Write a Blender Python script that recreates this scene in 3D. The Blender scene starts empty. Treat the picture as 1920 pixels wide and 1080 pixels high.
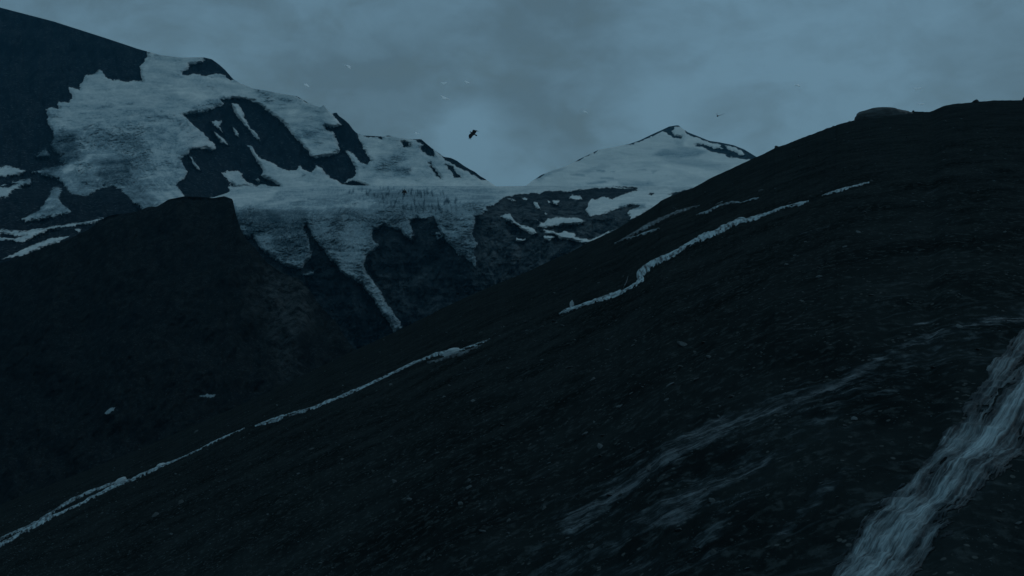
import bpy, bmesh, math, random
import numpy as np
from mathutils import Vector, Matrix

random.seed(7)
SC = bpy.context.scene
COL = SC.collection
F = 1867.0                      # focal length in pixels of the 1920 px wide frame
CX, CY = 960.0, 540.0

# ------------------------------------------------------------------ camera
cam_d = bpy.data.cameras.new('camera')
cam_d.sensor_width = 36.0
cam_d.lens = 36.0 * F / 1920.0
cam_d.clip_start = 0.1
cam_d.clip_end = 90000.0
cam = bpy.data.objects.new('camera', cam_d)
COL.objects.link(cam)
cam.location = (0, 0, 0)
cam.rotation_euler = (math.radians(90), 0, 0)
SC.camera = cam

SC.view_settings.view_transform = 'Standard'
SC.view_settings.look = 'None'
SC.view_settings.exposure = 0.0
SC.view_settings.gamma = 1.0
SC.render.engine = 'CYCLES'
SC.cycles.use_denoising = True
SC.cycles.max_bounces = 5
SC.cycles.diffuse_bounces = 2
SC.cycles.glossy_bounces = 2
SC.cycles.volume_bounces = 1

SUN_EL, SUN_AZ = math.radians(38), math.radians(62)     # azimuth measured from +Y (ahead) towards +X (right)


def ndir(px, py):
    v = np.array([(px - CX) / F, 1.0, (CY - py) / F])
    return v / np.linalg.norm(v)


# ------------------------------------------------------------------ node helper
class NT:
    def __init__(s, tree):
        s.t = tree
        s.n = tree.nodes
        s.l = tree.links

    def new(s, typ, **kw):
        n = s.n.new(typ)
        for k, v in kw.items():
            setattr(n, k, v)
        return n

    def put(s, sock, v):
        if isinstance(v, bpy.types.NodeSocket):
            s.l.new(v, sock)
        elif v is not None:
            sock.default_value = v

    def math(s, op, a, b=None, c=None, clamp=False):
        n = s.new('ShaderNodeMath', operation=op, use_clamp=clamp)
        s.put(n.inputs[0], a)
        s.put(n.inputs[1], b)
        s.put(n.inputs[2], c)
        return n.outputs[0]

    def mix(s, f, a, b, blend='MIX'):
        n = s.new('ShaderNodeMix', data_type='RGBA', blend_type=blend)
        s.put(n.inputs[0], f)
        s.put(n.inputs[6], a if isinstance(a, bpy.types.NodeSocket) else (*a, 1))
        s.put(n.inputs[7], b if isinstance(b, bpy.types.NodeSocket) else (*b, 1))
        return n.outputs[2]

    def mapr(s, v, a, b, c=0.0, d=1.0, smooth=True):
        n = s.new('ShaderNodeMapRange', interpolation_type='SMOOTHSTEP' if smooth else 'LINEAR')
        s.put(n.inputs[0], v)
        for i, q in zip((1, 2, 3, 4), (a, b, c, d)):
            s.put(n.inputs[i], q)
        return n.outputs[0]

    def noise(s, vec, scale, detail=5, rough=0.55, dist=0.0):
        n = s.new('ShaderNodeTexNoise')
        s.put(n.inputs['Vector'], vec)
        n.inputs['Scale'].default_value = scale
        n.inputs['Detail'].default_value = detail
        n.inputs['Roughness'].default_value = rough
        n.inputs['Distortion'].default_value = dist
        return n.outputs[0]

    def mapping(s, vec, scale=(1, 1, 1), rot=(0, 0, 0), loc=(0, 0, 0)):
        n = s.new('ShaderNodeMapping')
        s.put(n.inputs[0], vec)
        n.inputs['Location'].default_value = loc
        n.inputs['Rotation'].default_value = rot
        n.inputs['Scale'].default_value = scale
        return n.outputs[0]

    def attr(s, name):
        n = s.new('ShaderNodeAttribute', attribute_name=name)
        return n.outputs['Fac']


def new_mat(name):
    m = bpy.data.materials.new(name)
    m.use_nodes = True
    nt = NT(m.node_tree)
    b = m.node_tree.nodes['Principled BSDF']
    return m, nt, b


# ------------------------------------------------------------------ world: dusk sky with a broken grey overcast
world = bpy.data.worlds.new('World')
SC.world = world
world.use_nodes = True
w = NT(world.node_tree)
bg = world.node_tree.nodes['Background']
sky = w.new('ShaderNodeTexSky', sky_type='NISHITA')
sky.sun_disc = False
sky.sun_elevation = SUN_EL
sky.sun_rotation = SUN_AZ
sky.altitude = 2000
sky.air_density = 1.5
tc = w.new('ShaderNodeTexCoord')
D = tc.outputs['Generated']
n1 = w.noise(w.mapping(D, (2.4, 2.4, 4.0), loc=(3.1, 0.4, 1.7)), 3.4, 7, 0.6, 0.5)
n2 = w.noise(w.mapping(D, (5.0, 5.0, 9.0), rot=(0, 0.5, 0)), 2.6, 7, 0.6, 0.4)
cl = w.math('MULTIPLY_ADD', n1, 0.52, w.math('MULTIPLY', n2, 0.48))


def blob(px, py, rad_px, soft=1.0):
    c = ndir(px, py)
    dn = w.new('ShaderNodeVectorMath', operation='NORMALIZE')
    w.put(dn.inputs[0], D)
    dp = w.new('ShaderNodeVectorMath', operation='DOT_PRODUCT')
    w.put(dp.inputs[0], dn.outputs[0])
    dp.inputs[1].default_value = tuple(c)
    lo = math.cos(rad_px / F)
    return w.mapr(dp.outputs['Value'], lo, 1.0)


cover = w.mapr(cl, 0.33, 0.67)
for (px, py, r, k) in [(1010, 165, 220, .50), (960, 40, 260, .25), (1030, 250, 90, .30), (1075, 285, 60, .25), (640, 185, 170, .50), (960, 240, 90, .25), (700, 230, 160, .3),
                       (780, 130, 110, .3), (930, 330, 170, -.85), (885, 245, 80, -.45), (1340, 190, 330, -.42),
                       (440, 110, 110, -.30), (1650, 150, 260, -.45), (1880, 130, 120, .2), (900, 120, 60, -.3)]:
    cover = w.math('MULTIPLY_ADD', blob(px, py, r), k, cover)
cover = w.mapr(cover, -.22, 1.25, smooth=False)
ccol = w.mix(cover, (0.138, 0.258, 0.345), (0.084, 0.152, 0.194))
# greenish-grey bellies in the thick cloud
ccol = w.mix(w.math('MULTIPLY', w.mapr(n2, 0.45, 0.7), w.math('MULTIPLY', cover, 0.35)), ccol, (0.088, 0.148, 0.165))
skyl = w.mix(1.0, sky.outputs[0], (0.05, 0.05, 0.05), 'MULTIPLY')
sepd = w.new('ShaderNodeSeparateXYZ')
w.put(sepd.inputs[0], D)
ccol = w.mix(1.0, ccol, w.mix(w.math('MAXIMUM', w.mapr(sepd.outputs[2], .32, .8), w.mapr(sepd.outputs[1], .2, -.6)), (1, 1, 1), (1.35, 1.32, 1.28)), 'MULTIPLY')
final = w.mix(0.88, skyl, ccol)
w.put(bg.inputs[0], final)
bg.inputs[1].default_value = 1.0

# ------------------------------------------------------------------ sun, veiled by the cloud
sd = bpy.data.lights.new('sun', 'SUN')
sd.energy = 0.22
sd.angle = math.radians(14)
sd.color = (0.80, 0.92, 1.0)
sun = bpy.data.objects.new('sun', sd)
COL.objects.link(sun)
sv = Vector((math.sin(SUN_AZ) * math.cos(SUN_EL), math.cos(SUN_AZ) * math.cos(SUN_EL), math.sin(SUN_EL)))
sun.rotation_euler = sv.to_track_quat('Z', 'Y').to_euler()


# ------------------------------------------------------------------ numpy noise
def _hash(ix, iy, seed):
    h = (ix.astype(np.int64) * 374761393 + iy.astype(np.int64) * 668265263 + seed * 974711) & 0x7fffffff
    h = ((h ^ (h >> 13)) * 1274126177) & 0x7fffffff
    return (h ^ (h >> 16)) & 0x7fffffff


def perlin(x, y, seed=0):
    x0 = np.floor(x)
    y0 = np.floor(y)
    fx = x - x0
    fy = y - y0
    u = fx * fx * fx * (fx * (fx * 6 - 15) + 10)
    v = fy * fy * fy * (fy * (fy * 6 - 15) + 10)

    def g(ix, iy, dx, dy):
        a = _hash(ix, iy, seed) * (2 * math.pi / 0x7fffffff)
        return np.cos(a) * dx + np.sin(a) * dy
    n00 = g(x0, y0, fx, fy)
    n10 = g(x0 + 1, y0, fx - 1, fy)
    n01 = g(x0, y0 + 1, fx, fy - 1)
    n11 = g(x0 + 1, y0 + 1, fx - 1, fy - 1)
    a = n00 + u * (n10 - n00)
    b = n01 + u * (n11 - n01)
    return (a + v * (b - a)) * 1.45


def fbm(x, y, seed=0, oct=5, gain=0.5, ridged=False):
    t = 0
    a = 1.0
    s = 0
    for k in range(oct):
        n = perlin(x * 2 ** k + 17.3 * k, y * 2 ** k - 9.1 * k, seed + k)
        if ridged:
            n = 1 - 2 * np.abs(n)
        t = t + a * n
        s += a
        a *= gain
    return t / s


def interp(pts):
    p = np.array(pts, float)
    return lambda x: np.interp(x, p[:, 0], p[:, 1])


def sdf(poly, X, Y, pad=26.0):
    """signed distance in pixels, positive inside, clipped at -pad outside its box"""
    P = np.array(poly, float)
    out = np.full(X.shape, -pad)
    m = (X > P[:, 0].min() - pad) & (X < P[:, 0].max() + pad) & (Y > P[:, 1].min() - pad) & (Y < P[:, 1].max() + pad)
    if not m.any():
        return out
    x = X[m]
    y = Y[m]
    d2 = np.full(x.shape, 1e12)
    ins = np.zeros(x.shape, bool)
    n = len(P)
    for i in range(n):
        a = P[i]
        b = P[(i + 1) % n]
        e = b - a
        L = max(e @ e, 1e-9)
        t = np.clip(((x - a[0]) * e[0] + (y - a[1]) * e[1]) / L, 0, 1)
        d2 = np.minimum(d2, (x - a[0] - t * e[0]) ** 2 + (y - a[1] - t * e[1]) ** 2)
        if a[1] != b[1]:
            c = (a[1] > y) != (b[1] > y)
            xx = a[0] + (y - a[1]) * (b[0] - a[0]) / (b[1] - a[1])
            ins ^= c & (x < xx)
    d = np.sqrt(d2)
    out[m] = np.where(ins, np.minimum(d, pad), -np.minimum(d, pad))
    return out


def sstep(v, a, b):
    t = np.clip((v - a) / (b - a), 0, 1)
    return t * t * (3 - 2 * t)


# ------------------------------------------------------------------ mesh helpers
def grid_mesh(name, co, mat, attrs=None, kind='structure', keep=None):
    """co: (rows, cols, 3)"""
    R, Cn, _ = co.shape
    me = bpy.data.meshes.new(name)
    nv = R * Cn
    idx = np.arange(nv).reshape(R, Cn)
    q = np.stack([idx[:-1, :-1], idx[:-1, 1:], idx[1:, 1:], idx[1:, :-1]], -1).reshape(-1, 4)
    if keep is not None:                                   # only the cells that hold water
        k4 = keep[:-1, :-1].astype(int) + keep[:-1, 1:] + keep[1:, 1:] + keep[1:, :-1]
        q = q[(k4 >= 3).reshape(-1)]
    me.vertices.add(nv)
    me.vertices.foreach_set('co', co.reshape(-1).astype(np.float32))
    me.loops.add(q.size)
    me.loops.foreach_set('vertex_index', q.reshape(-1).astype(np.int32))
    me.polygons.add(len(q))
    me.polygons.foreach_set('loop_start', np.arange(0, q.size, 4, dtype=np.int32))
    me.polygons.foreach_set('use_smooth', np.ones(len(q), bool))
    for k, v in (attrs or {}).items():
        a = me.attributes.new(k, 'FLOAT', 'POINT')
        a.data.foreach_set('value', np.ascontiguousarray(v, np.float32).reshape(-1))
    me.update(calc_edges=True)
    me.validate()
    me.materials.append(mat)
    o = bpy.data.objects.new(name, me)
    COL.objects.link(o)
    if kind:
        o['kind'] = kind
    return o


def obj(name, me, mat, label=None, cat=None, group=None, kind=None, loc=None):
    if mat:
        me.materials.append(mat)
    o = bpy.data.objects.new(name, me)
    COL.objects.link(o)
    for k, v in (('label', label), ('category', cat), ('group', group), ('kind', kind)):
        if v:
            o[k] = v
    if loc is not None:
        o.location = loc
    return o


def tag(o, label, cat, group=None):
    o['label'] = label
    o['category'] = cat
    if group:
        o['group'] = group


# ------------------------------------------------------------------ materials
def mountain_material(name, wl, edge=10.0, rock_a=(.010, .013, .017), rock_b=(.030, .036, .042), dust=0.35, blotch=(.36, .66)):
    """wl: metres of one feature; snow / tone / dirt are surface cover read from the mesh"""
    m, n, b = new_mat(name)
    pos = n.new('ShaderNodeTexCoord').outputs['Object']
    p = n.mapping(pos, (1.0 / wl, 1.0 / wl, 1.0 / wl))
    e1 = n.noise(p, 1.3, 6, 0.65)
    e2 = n.noise(p, 6.0, 4, 0.6)
    s = n.attr('snow')
    r = n.attr('rough')
    amp = n.math('MULTIPLY_ADD', r, 22.0, edge)
    val = n.math('MULTIPLY_ADD', n.math('SUBTRACT', n.math('MULTIPLY_ADD', e2, 0.4, n.math('MULTIPLY', e1, 0.6)), 0.5), amp, s)
    mask = n.mapr(val, -0.7, 0.7)
    # rock
    rn = n.noise(n.mapping(pos, (1.0 / wl, 1.0 / wl, 0.35 / wl)), 0.8, 8, 0.62, 0.5)
    rf = n.noise(p, 9.0, 5, 0.7)
    rock = n.mix(n.mapr(n.math('MULTIPLY_ADD', rf, 0.35, n.math('MULTIPLY', rn, 0.65)), blotch[0], blotch[1]), rock_a, rock_b)
    pale = n.math('MULTIPLY', n.attr('pale'), n.mapr(n.math('MULTIPLY_ADD', rn, .6, n.math('MULTIPLY', e1, .4)), .40, .62))
    rock = n.mix(pale, rock, n.mix(n.mapr(rf, .35, .65), (.060, .072, .078), (.125, .140, .145)))
    # old snow dust caught on the flatter ledges
    geo = n.new('ShaderNodeNewGeometry')
    sep = n.new('ShaderNodeSeparateXYZ')
    n.put(sep.inputs[0], geo.outputs['Normal'])
    led = n.math('MULTIPLY', n.mapr(sep.outputs[2], 0.55, 0.95), n.mapr(n.noise(p, 4.0, 6, 0.7), 0.52, 0.68))
    rock = n.mix(n.math('MULTIPLY', led, dust), rock, (.16, .18, .19))
    # snow and ice
    tone = n.attr('tone')
    v1 = n.noise(n.mapping(pos, (0.30 / wl, 0.30 / wl, 1.0 / wl)), 1.0, 6, 0.6, 1.2)
    v2 = n.noise(p, 7.0, 6, 0.7)
    t2 = n.math('ADD', tone, n.math('MULTIPLY', n.math('SUBTRACT', v1, 0.5), 0.55))
    t3 = n.math('ADD', t2, n.math('MULTIPLY', n.math('SUBTRACT', v2, 0.5), n.math('MULTIPLY_ADD', n.math('SUBTRACT', 1.0, tone), 0.9, 0.10)))
    ice = n.mix(n.mapr(t3, 0.0, 0.5, smooth=False), (.04, .065, .08), (.29, .36, .39))
    snow = n.mix(n.mapr(t3, 0.42, 0.95, smooth=False), ice, (.77, .76, .725))
    n.put(b.inputs['Base Color'], n.mix(mask, rock, snow))
    b.inputs['Roughness'].default_value = 0.9
    b.inputs['Specular IOR Level'].default_value = 0.0
    bump = n.new('ShaderNodeBump')
    bump.inputs['Distance'].default_value = wl * 0.10
    bump.inputs['Strength'].default_value = 0.9
    n.put(bump.inputs['Height'], n.math('MULTIPLY', n.math('MULTIPLY_ADD', e2, 0.5, n.math('MULTIPLY', rf, 0.5)),
                                        n.mapr(mask, 0, 1, 1.0, 0.35)))
    n.put(b.inputs['Normal'], bump.outputs[0])
    return m


M_mount = mountain_material('mountain_rock_and_snow', 70.0, rock_a=(.005, .008, .012), rock_b=(.020, .025, .030), dust=.5)
M_peak = mountain_material('peak_rock_and_snow', 110.0, edge=6.0, rock_a=(.016, .024, .030), rock_b=(.036, .048, .054))
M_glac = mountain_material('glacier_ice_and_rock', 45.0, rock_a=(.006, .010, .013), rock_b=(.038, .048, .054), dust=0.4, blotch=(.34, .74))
M_shoulder = mountain_material('dark_rock', 14.0, rock_a=(.0080, .0105, .0112), rock_b=(.024, .029, .030), dust=0.2, blotch=(.40, .72))

m, n, b = new_mat('valley_ground')
pos = n.new('ShaderNodeTexCoord').outputs['Object']
n.put(b.inputs['Base Color'], n.mix(n.noise(pos, 0.01, 8, 0.6), (.015, .018, .02), (.035, .037, .036)))
b.inputs['Roughness'].default_value = 0.95
M_ground = m


# ------------------------------------------------------------------ terrain built as sheets that run away from the camera
def terrain(name, mat, xs, ridge, foot, depth, step, relief, cover, back=(2500.0, 0.55, 22), skirt=-900.0, flat_back=False):
    """ridge(px): skyline row; foot(px): lowest row; depth(px, py): distance; relief(px, py, cov): metres added to it"""
    yr = ridge(xs)
    yf = foot(xs)
    nr = int(np.max(yf - yr) / step)
    t = np.linspace(0, 1, nr)[:, None]
    PX = np.repeat(xs[None, :], nr, 0)
    PY = yf[None, :] + (yr - yf)[None, :] * t
    cov = cover(PX, PY)
    DD = depth(PX, PY) + relief(PX, PY, cov)
    X = (PX - CX) / F * DD
    Z = (CY - PY) / F * DD
    co = np.stack([X, DD, Z], -1)
    # behind the skyline
    bl, slope, nb = back
    sb = (np.linspace(0, 1, nb + 1)[1:] ** 1.5)[:, None] * bl
    Db = DD[-1][None, :] + sb
    Zb = Z[-1][None, :] - (sb * slope * sstep(sb, 0, bl * 0.12) if not flat_back else 0.012 * sb)
    cb = np.stack([(xs[None, :] - CX) / F * Db, Db, Zb], -1)
    # down to the valley floor in front
    c0 = co[0].copy()[None]
    c0[..., 2] = np.minimum(skirt, c0[..., 2] - 5)
    c0[..., 1] -= 60
    allco = np.concatenate([c0, co, cb], 0)
    at = {}
    for k, v in cov.items():
        at[k] = np.concatenate([v[:1], v, np.repeat(v[-1:], nb, 0)], 0)
    return grid_mesh(name, allco, mat, at)


def spread(x0, x1, st, lo, hi, coarse):
    """fine columns inside [x0, x1], coarser out to lo and hi"""
    return np.concatenate([np.arange(lo, x0, coarse), np.arange(x0, x1, st), np.arange(x1, hi + 1, coarse)])


def compose(PX, PY, ops, base=-26.0):
    """ops: (+1 / -1, polygon): lay snow on or cut rock out, in order"""
    S = np.full(PX.shape, base)
    # hand-drawn outlines are roughened by the lie of the rock
    wx = PX + 4.5 * fbm(PX / 14, PY / 14, 51, 4, .6) + 1.6 * perlin(PX / 4.2, PY / 4.2, 53)
    wy = PY + 3.2 * fbm(PX / 14, PY / 14, 61, 4, .6) + 1.2 * perlin(PX / 4.2, PY / 4.2, 63)
    for sg, poly in ops:
        d = sdf(poly, wx, wy)
        S = np.maximum(S, d) if sg > 0 else np.minimum(S, -d)
    return S


def paint(PX, PY, base, items):
    T = np.full(PX.shape, base, float)
    for poly, val, soft in items:
        k = sstep(sdf(poly, PX + 5 * fbm(PX / 30, PY / 16, 71, 3), PY + 4 * fbm(PX / 30, PY / 16, 81, 3)), -soft, soft)
        T = T * (1 - k) + val * k
    return T


def crevasse(PX, PY, wx, wy, seed):
    """0 on the blocks, 1 in the cracks of broken ice"""
    a = PX + 26 * fbm(PX / 80, PY / 60, seed + 200, 3)
    c = PY + 22 * fbm(PX / 70, PY / 50, seed + 210, 3) + .25 * (PX - 200)
    r1 = 1 - np.abs(fbm(a / wx, c / wy, seed, 4, .6)) * 3.2
    r2 = 1 - np.abs(fbm(a / (wx * .45), c / (wy * .6), seed + 5, 3, .6)) * 3.0
    gate = sstep(fbm(PX / 70, PY / 40, seed + 220, 4), -.25, .3)
    return np.clip(np.maximum(r1, .75 * r2), 0, 1) ** 1.4 * (.35 + .65 * gate)


# ---- the broad mountain on the left ----
ridge_mount = interp([(-900, 60), (-500, 10), (-200, -10), (0, 14), (100, 40), (200, 72), (260, 92), (300, 103), (340, 108), (380, 107), (397, 111), (411, 121), (422, 131),
                      (436, 147), (450, 156), (475, 166), (500, 170), (520, 174), (548, 179), (556, 180), (570, 188), (578, 193), (590, 198),
                      (601, 201), (607, 196), (612, 203), (618, 210), (622, 214), (625, 212), (631, 211), (635, 217), (645, 224), (654, 232),
                      (662, 243), (668, 249), (680, 254), (700, 255), (716, 256), (728, 254), (745, 258), (770, 261), (790, 261), (800, 270),
                      (810, 278), (820, 285), (832, 294), (845, 296), (856, 301), (870, 311), (880, 317), (890, 322), (900, 330), (912, 337),
                      (925, 346), (940, 356), (1000, 380)])
foot_mount = interp([(-900, 560), (150, 560), (440, 520), (520, 430), (1000, 430)])
dep_mount = interp([(-60, 8200), (0, 7950), (110, 7300), (200, 6600), (290, 5900), (350, 5300), (380, 4500), (430, 3900), (480, 3400), (560, 2900)])
dep_mount_r = interp([(-60, 8200), (0, 7950), (110, 7350), (200, 6800), (290, 6350), (350, 6000), (440, 5500)])

MOUNT_SNOW = [
    # upper snowfield, the hanging icefall and the shoulder running right along the ridge
    (+1, [(280, 60), (276, 108), (262, 125), (263, 140), (268, 152), (235, 153), (222, 150), (208, 150), (197, 142), (186, 131), (180, 138), (168, 140), (160, 143),
          (158, 152), (148, 158), (150, 168), (138, 165), (129, 164), (133, 175), (137, 185), (130, 190), (120, 193), (110, 191), (106, 197), (112, 203), (98, 201),
          (88, 205), (88, 213), (91, 222), (87, 230), (92, 238), (100, 247), (102, 258), (97, 272), (104, 286), (118, 292), (112, 300), (125, 308),
          (80, 318), (60, 322), (85, 330), (110, 335), (125, 352), (132, 362), (150, 366), (170, 364), (182, 357), (195, 350), (212, 347), (222, 352), (236, 364),
          (250, 380), (268, 393), (300, 400), (330, 385), (345, 368), (336, 356), (330, 345), (345, 335), (351, 322), (345, 310), (337, 298),
          (345, 293), (355, 290), (357, 280), (370, 277), (400, 281), (406, 278), (400, 269), (386, 255), (370, 240), (356, 227), (346, 220),
          (343, 215), (360, 212), (380, 211), (400, 204), (415, 197), (420, 194), (412, 186), (440, 184), (455, 185), (475, 189), (487, 197),
          (500, 208), (515, 217), (525, 225), (535, 235), (545, 248), (555, 260), (570, 275), (579, 286), (580, 293), (592, 296), (615, 293),
          (630, 288), (638, 281), (634, 268), (628, 258), (627, 249), (612, 243), (610, 236), (625, 240), (640, 235), (634, 226), (624, 214),
          (612, 195), (560, 170), (460, 150), (400, 60)]),
    (-1, [(345, 142), (342, 134), (352, 130), (356, 122), (372, 119), (380, 117), (382, 105), (400, 100), (420, 115), (440, 148), (432, 152), (421, 141),
          (402, 138), (385, 142), (365, 138)]),
    (-1, [(551, 176), (565, 180), (580, 193), (575, 192), (560, 184)]),
    (+1, [(68, 294), (76, 284), (86, 279), (93, 291), (84, 296)]),
    # streaks lying in the dark buttress
    (+1, [(434, 194), (447, 196), (454, 208), (462, 228), (471, 241), (480, 248), (489, 265), (478, 256), (466, 243), (455, 230), (443, 217), (438, 205)]),
    (+1, [(396, 227), (417, 226), (412, 235), (418, 248), (406, 238)]),
    (+1, [(436, 238), (443, 243), (448, 258), (441, 251)]),
    (+1, [(400, 247), (411, 253), (429, 272), (416, 267)]),
    (+1, [(355, 287), (362, 300), (376, 318), (369, 317), (359, 304)]),
    # apron below the buttress
    (+1, [(464, 272), (473, 276), (481, 288), (491, 298), (507, 304), (522, 313), (541, 320), (556, 318), (563, 310), (573, 319), (586, 324), (590, 310),
          (605, 318), (622, 334), (640, 343), (650, 352), (650, 440), (440, 440), (428, 350), (470, 345), (488, 330), (494, 320), (485, 307), (472, 287)]),
    (+1, [(416, 324), (446, 319), (456, 333), (478, 348), (440, 352), (428, 338)]),
    (-1, [(452, 330), (470, 333), (500, 345), (480, 349), (462, 341)]),
    (-1, [(480, 326), (500, 335), (525, 348), (510, 351), (488, 340)]),
    # right-hand snow wing
    (+1, [(662, 236), (668, 247), (700, 252), (760, 258), (800, 266), (850, 290), (925, 342), (990, 380), (990, 440), (640, 440), (640, 345), (668, 328), (664, 312),
          (657, 297), (648, 284), (656, 284), (666, 291), (677, 304), (688, 309), (697, 302), (686, 286), (676, 266)]),
    (-1, [(640, 345), (660, 338), (690, 350), (675, 352), (655, 349)]),
    (-1, [(770, 259), (792, 258), (802, 270), (812, 280), (815, 294), (802, 291), (790, 279), (795, 272)]),
    (-1, [(752, 265), (766, 267), (768, 275), (757, 275)]),
    (-1, [(806, 306), (814, 315), (827, 335), (819, 330)]),
    (-1, [(836, 309), (850, 312), (856, 324), (866, 333), (853, 334), (845, 322)]),
    (-1, [(812, 276), (830, 290), (852, 296), (872, 308), (915, 338), (905, 338), (880, 324), (855, 312), (830, 296)]),
    (-1, [(716, 254), (700, 254), (680, 252), (668, 247), (690, 257), (708, 258), (718, 262)]),
    # lower left: streaky patches between the ribs
    (+1, [(-60, 318), (0, 313), (12, 311), (28, 315), (48, 321), (36, 327), (10, 331), (-60, 336)]),
    (+1, [(-60, 352), (0, 350), (30, 340), (58, 334), (55, 346), (26, 356), (14, 368), (-10, 373), (-60, 380)]),
    (-1, [(2, 350), (18, 344), (32, 343), (20, 350), (6, 353)]),
    (+1, [(100, 353), (108, 350), (114, 355), (111, 372), (117, 384), (135, 396), (129, 400), (110, 404), (78, 411), (46, 416), (44, 409), (73, 395), (84, 380), (94, 366)]),
    (+1, [(-80, 432), (0, 431), (50, 434), (100, 424), (150, 417), (192, 408), (182, 416), (132, 425), (96, 430), (62, 445), (48, 453), (14, 450), (-80, 452)]),
    (-1, [(0, 437), (25, 440), (50, 442), (30, 447), (0, 445)]),
    (+1, [(3, 487), (40, 469), (70, 456), (100, 446), (133, 441), (112, 452), (80, 464), (50, 477), (20, 483)]),
    (+1, [(143, 430), (152, 430), (148, 435)]),
]
MOUNT_TONE = [
    ([(70, 205), (400, 225), (360, 300), (345, 410), (60, 410)], .57, 16),
    ([(120, 300), (260, 300), (300, 400), (60, 410), (40, 330)], .46, 14),
    ([(100, 255), (140, 250), (150, 300), (80, 330), (70, 280)], .20, 12),
    ([(110, 318), (170, 290), (158, 315), (128, 325)], .72, 5),
    ([(180, 300), (250, 295), (240, 345), (190, 345)], .26, 10),
    ([(70, 190), (330, 180), (420, 200), (340, 225), (90, 240)], .60, 10),
    ([(330, 165), (360, 160), (395, 182), (360, 190), (335, 182)], .74, 5),
    ([(360, 195), (420, 180), (415, 200), (370, 215)], .50, 5),
    ([(475, 165), (560, 185), (610, 205), (590, 212), (530, 205), (500, 195)], .55, 9),
    ([(600, 225), (640, 245), (600, 235)], .5, 6),
    ([(555, 233), (575, 228), (605, 235), (625, 262), (600, 270), (575, 262), (560, 250)], .52, 8),
    ([(535, 208), (560, 205), (540, 225)], .82, 7),
    ([(560, 245), (580, 280), (570, 265)], .84, 5),
    ([(700, 300), (740, 285), (760, 300), (730, 325), (705, 318)], .50, 6),
    ([(735, 310), (775, 312), (765, 332), (750, 345), (735, 330)], .48, 6),
    ([(680, 270), (720, 262), (745, 280), (700, 295)], .80, 8),
    ([(700, 335), (930, 335), (930, 360), (700, 360)], .80, 7),
]


def cover_mount(PX, PY):
    S = compose(PX, PY, MOUNT_SNOW)
    T = paint(PX, PY, .66, MOUNT_TONE)
    T = T + .17 * fbm(PX / 60, PY / 14, 5, 5) + .10 * fbm(PX / 24, PY / 9, 6, 4)
    icez = sstep(sdf([(60, 215), (350, 222), (345, 410), (40, 410)], PX, PY), -18, 18)
    fl_ = PY - .75 * (PX - 230) * sstep(PY, 240, 330) * sstep(PX, 180, 300) + .5 * (PX - 150) * sstep(200 - PX, 0, 90) * sstep(PY, 250, 320) + 10 * fbm(PX / 50, PY / 40, 62, 3)
    T = T + icez * (.24 * fbm(PX / 46, fl_ / 11, 60, 5, .62) + .10 * fbm(PX / 14, fl_ / 4, 61, 4, .62)) - .03 * icez
    T = T + (1 - icez) * .12 * fbm((PX + .6 * PY) / 34, (PY - .35 * PX) / 12, 63, 4)
    T = T - icez * .24 * crevasse(PX, PY, 20, 9, 17) - .10 * (1 - icez) * crevasse(PX, PY, 46, 12, 19)
    rough = sstep(sdf([(50, 258), (140, 250), (150, 300), (270, 330), (280, 400), (120, 375), (-40, 380), (-60, 330)], PX, PY), -12, 12) * .75
    rough = np.maximum(rough, sstep(sdf([(405, 318), (470, 318), (500, 352), (420, 356)], PX, PY), -5, 5) * .5)
    rough = np.maximum(rough, sstep(sdf([(-90, 335), (70, 325), (60, 385), (-90, 385)], PX, PY), -6, 6) * .5)
    rough = np.maximum(rough, sstep(sdf([(-90, 415), (220, 400), (200, 425), (40, 460), (-90, 460)], PX, PY), -6, 6) * .55)
    T = T + .13 * fbm(PX / 7, PY / 3.5, 8, 4, .65)
    return {'snow': S, 'tone': np.clip(T, 0.05, 1), 'rough': rough}


def relief_mount(PX, PY, cov):
    s = sstep(cov['snow'], -6, 6)
    ice = sstep(.62 - cov['tone'], 0, .25) * s
    rock = 150 * fbm(PX / 90, PY / 190, 11, 6, .52, True) + 40 * fbm(PX / 26, PY / 40, 12, 4, .55)
    snow = 70 * fbm(PX / 140, PY / 90, 13, 4) + 14 * fbm(PX / 60, PY / 14, 14, 4)
    ser = -34 * crevasse(PX, PY, 20, 9, 17) + 22 * fbm(PX / 30, PY / 16, 15, 5, .6)
    edge = 24 * (1 - s)                                   # the ice cap lies proud of the rock walls
    return rock * (1 - s) + snow * (0.35 + 0.65 * s) + ser * ice + edge


terrain('mountain', M_mount, spread(-60, 960, 1.5, -900, 1000, 10), ridge_mount, foot_mount,
        lambda PX, PY: dep_mount(PY) + (dep_mount_r(PY) - dep_mount(PY)) * sstep(PX, 330, 450), 1.35, relief_mount, cover_mount)

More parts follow.
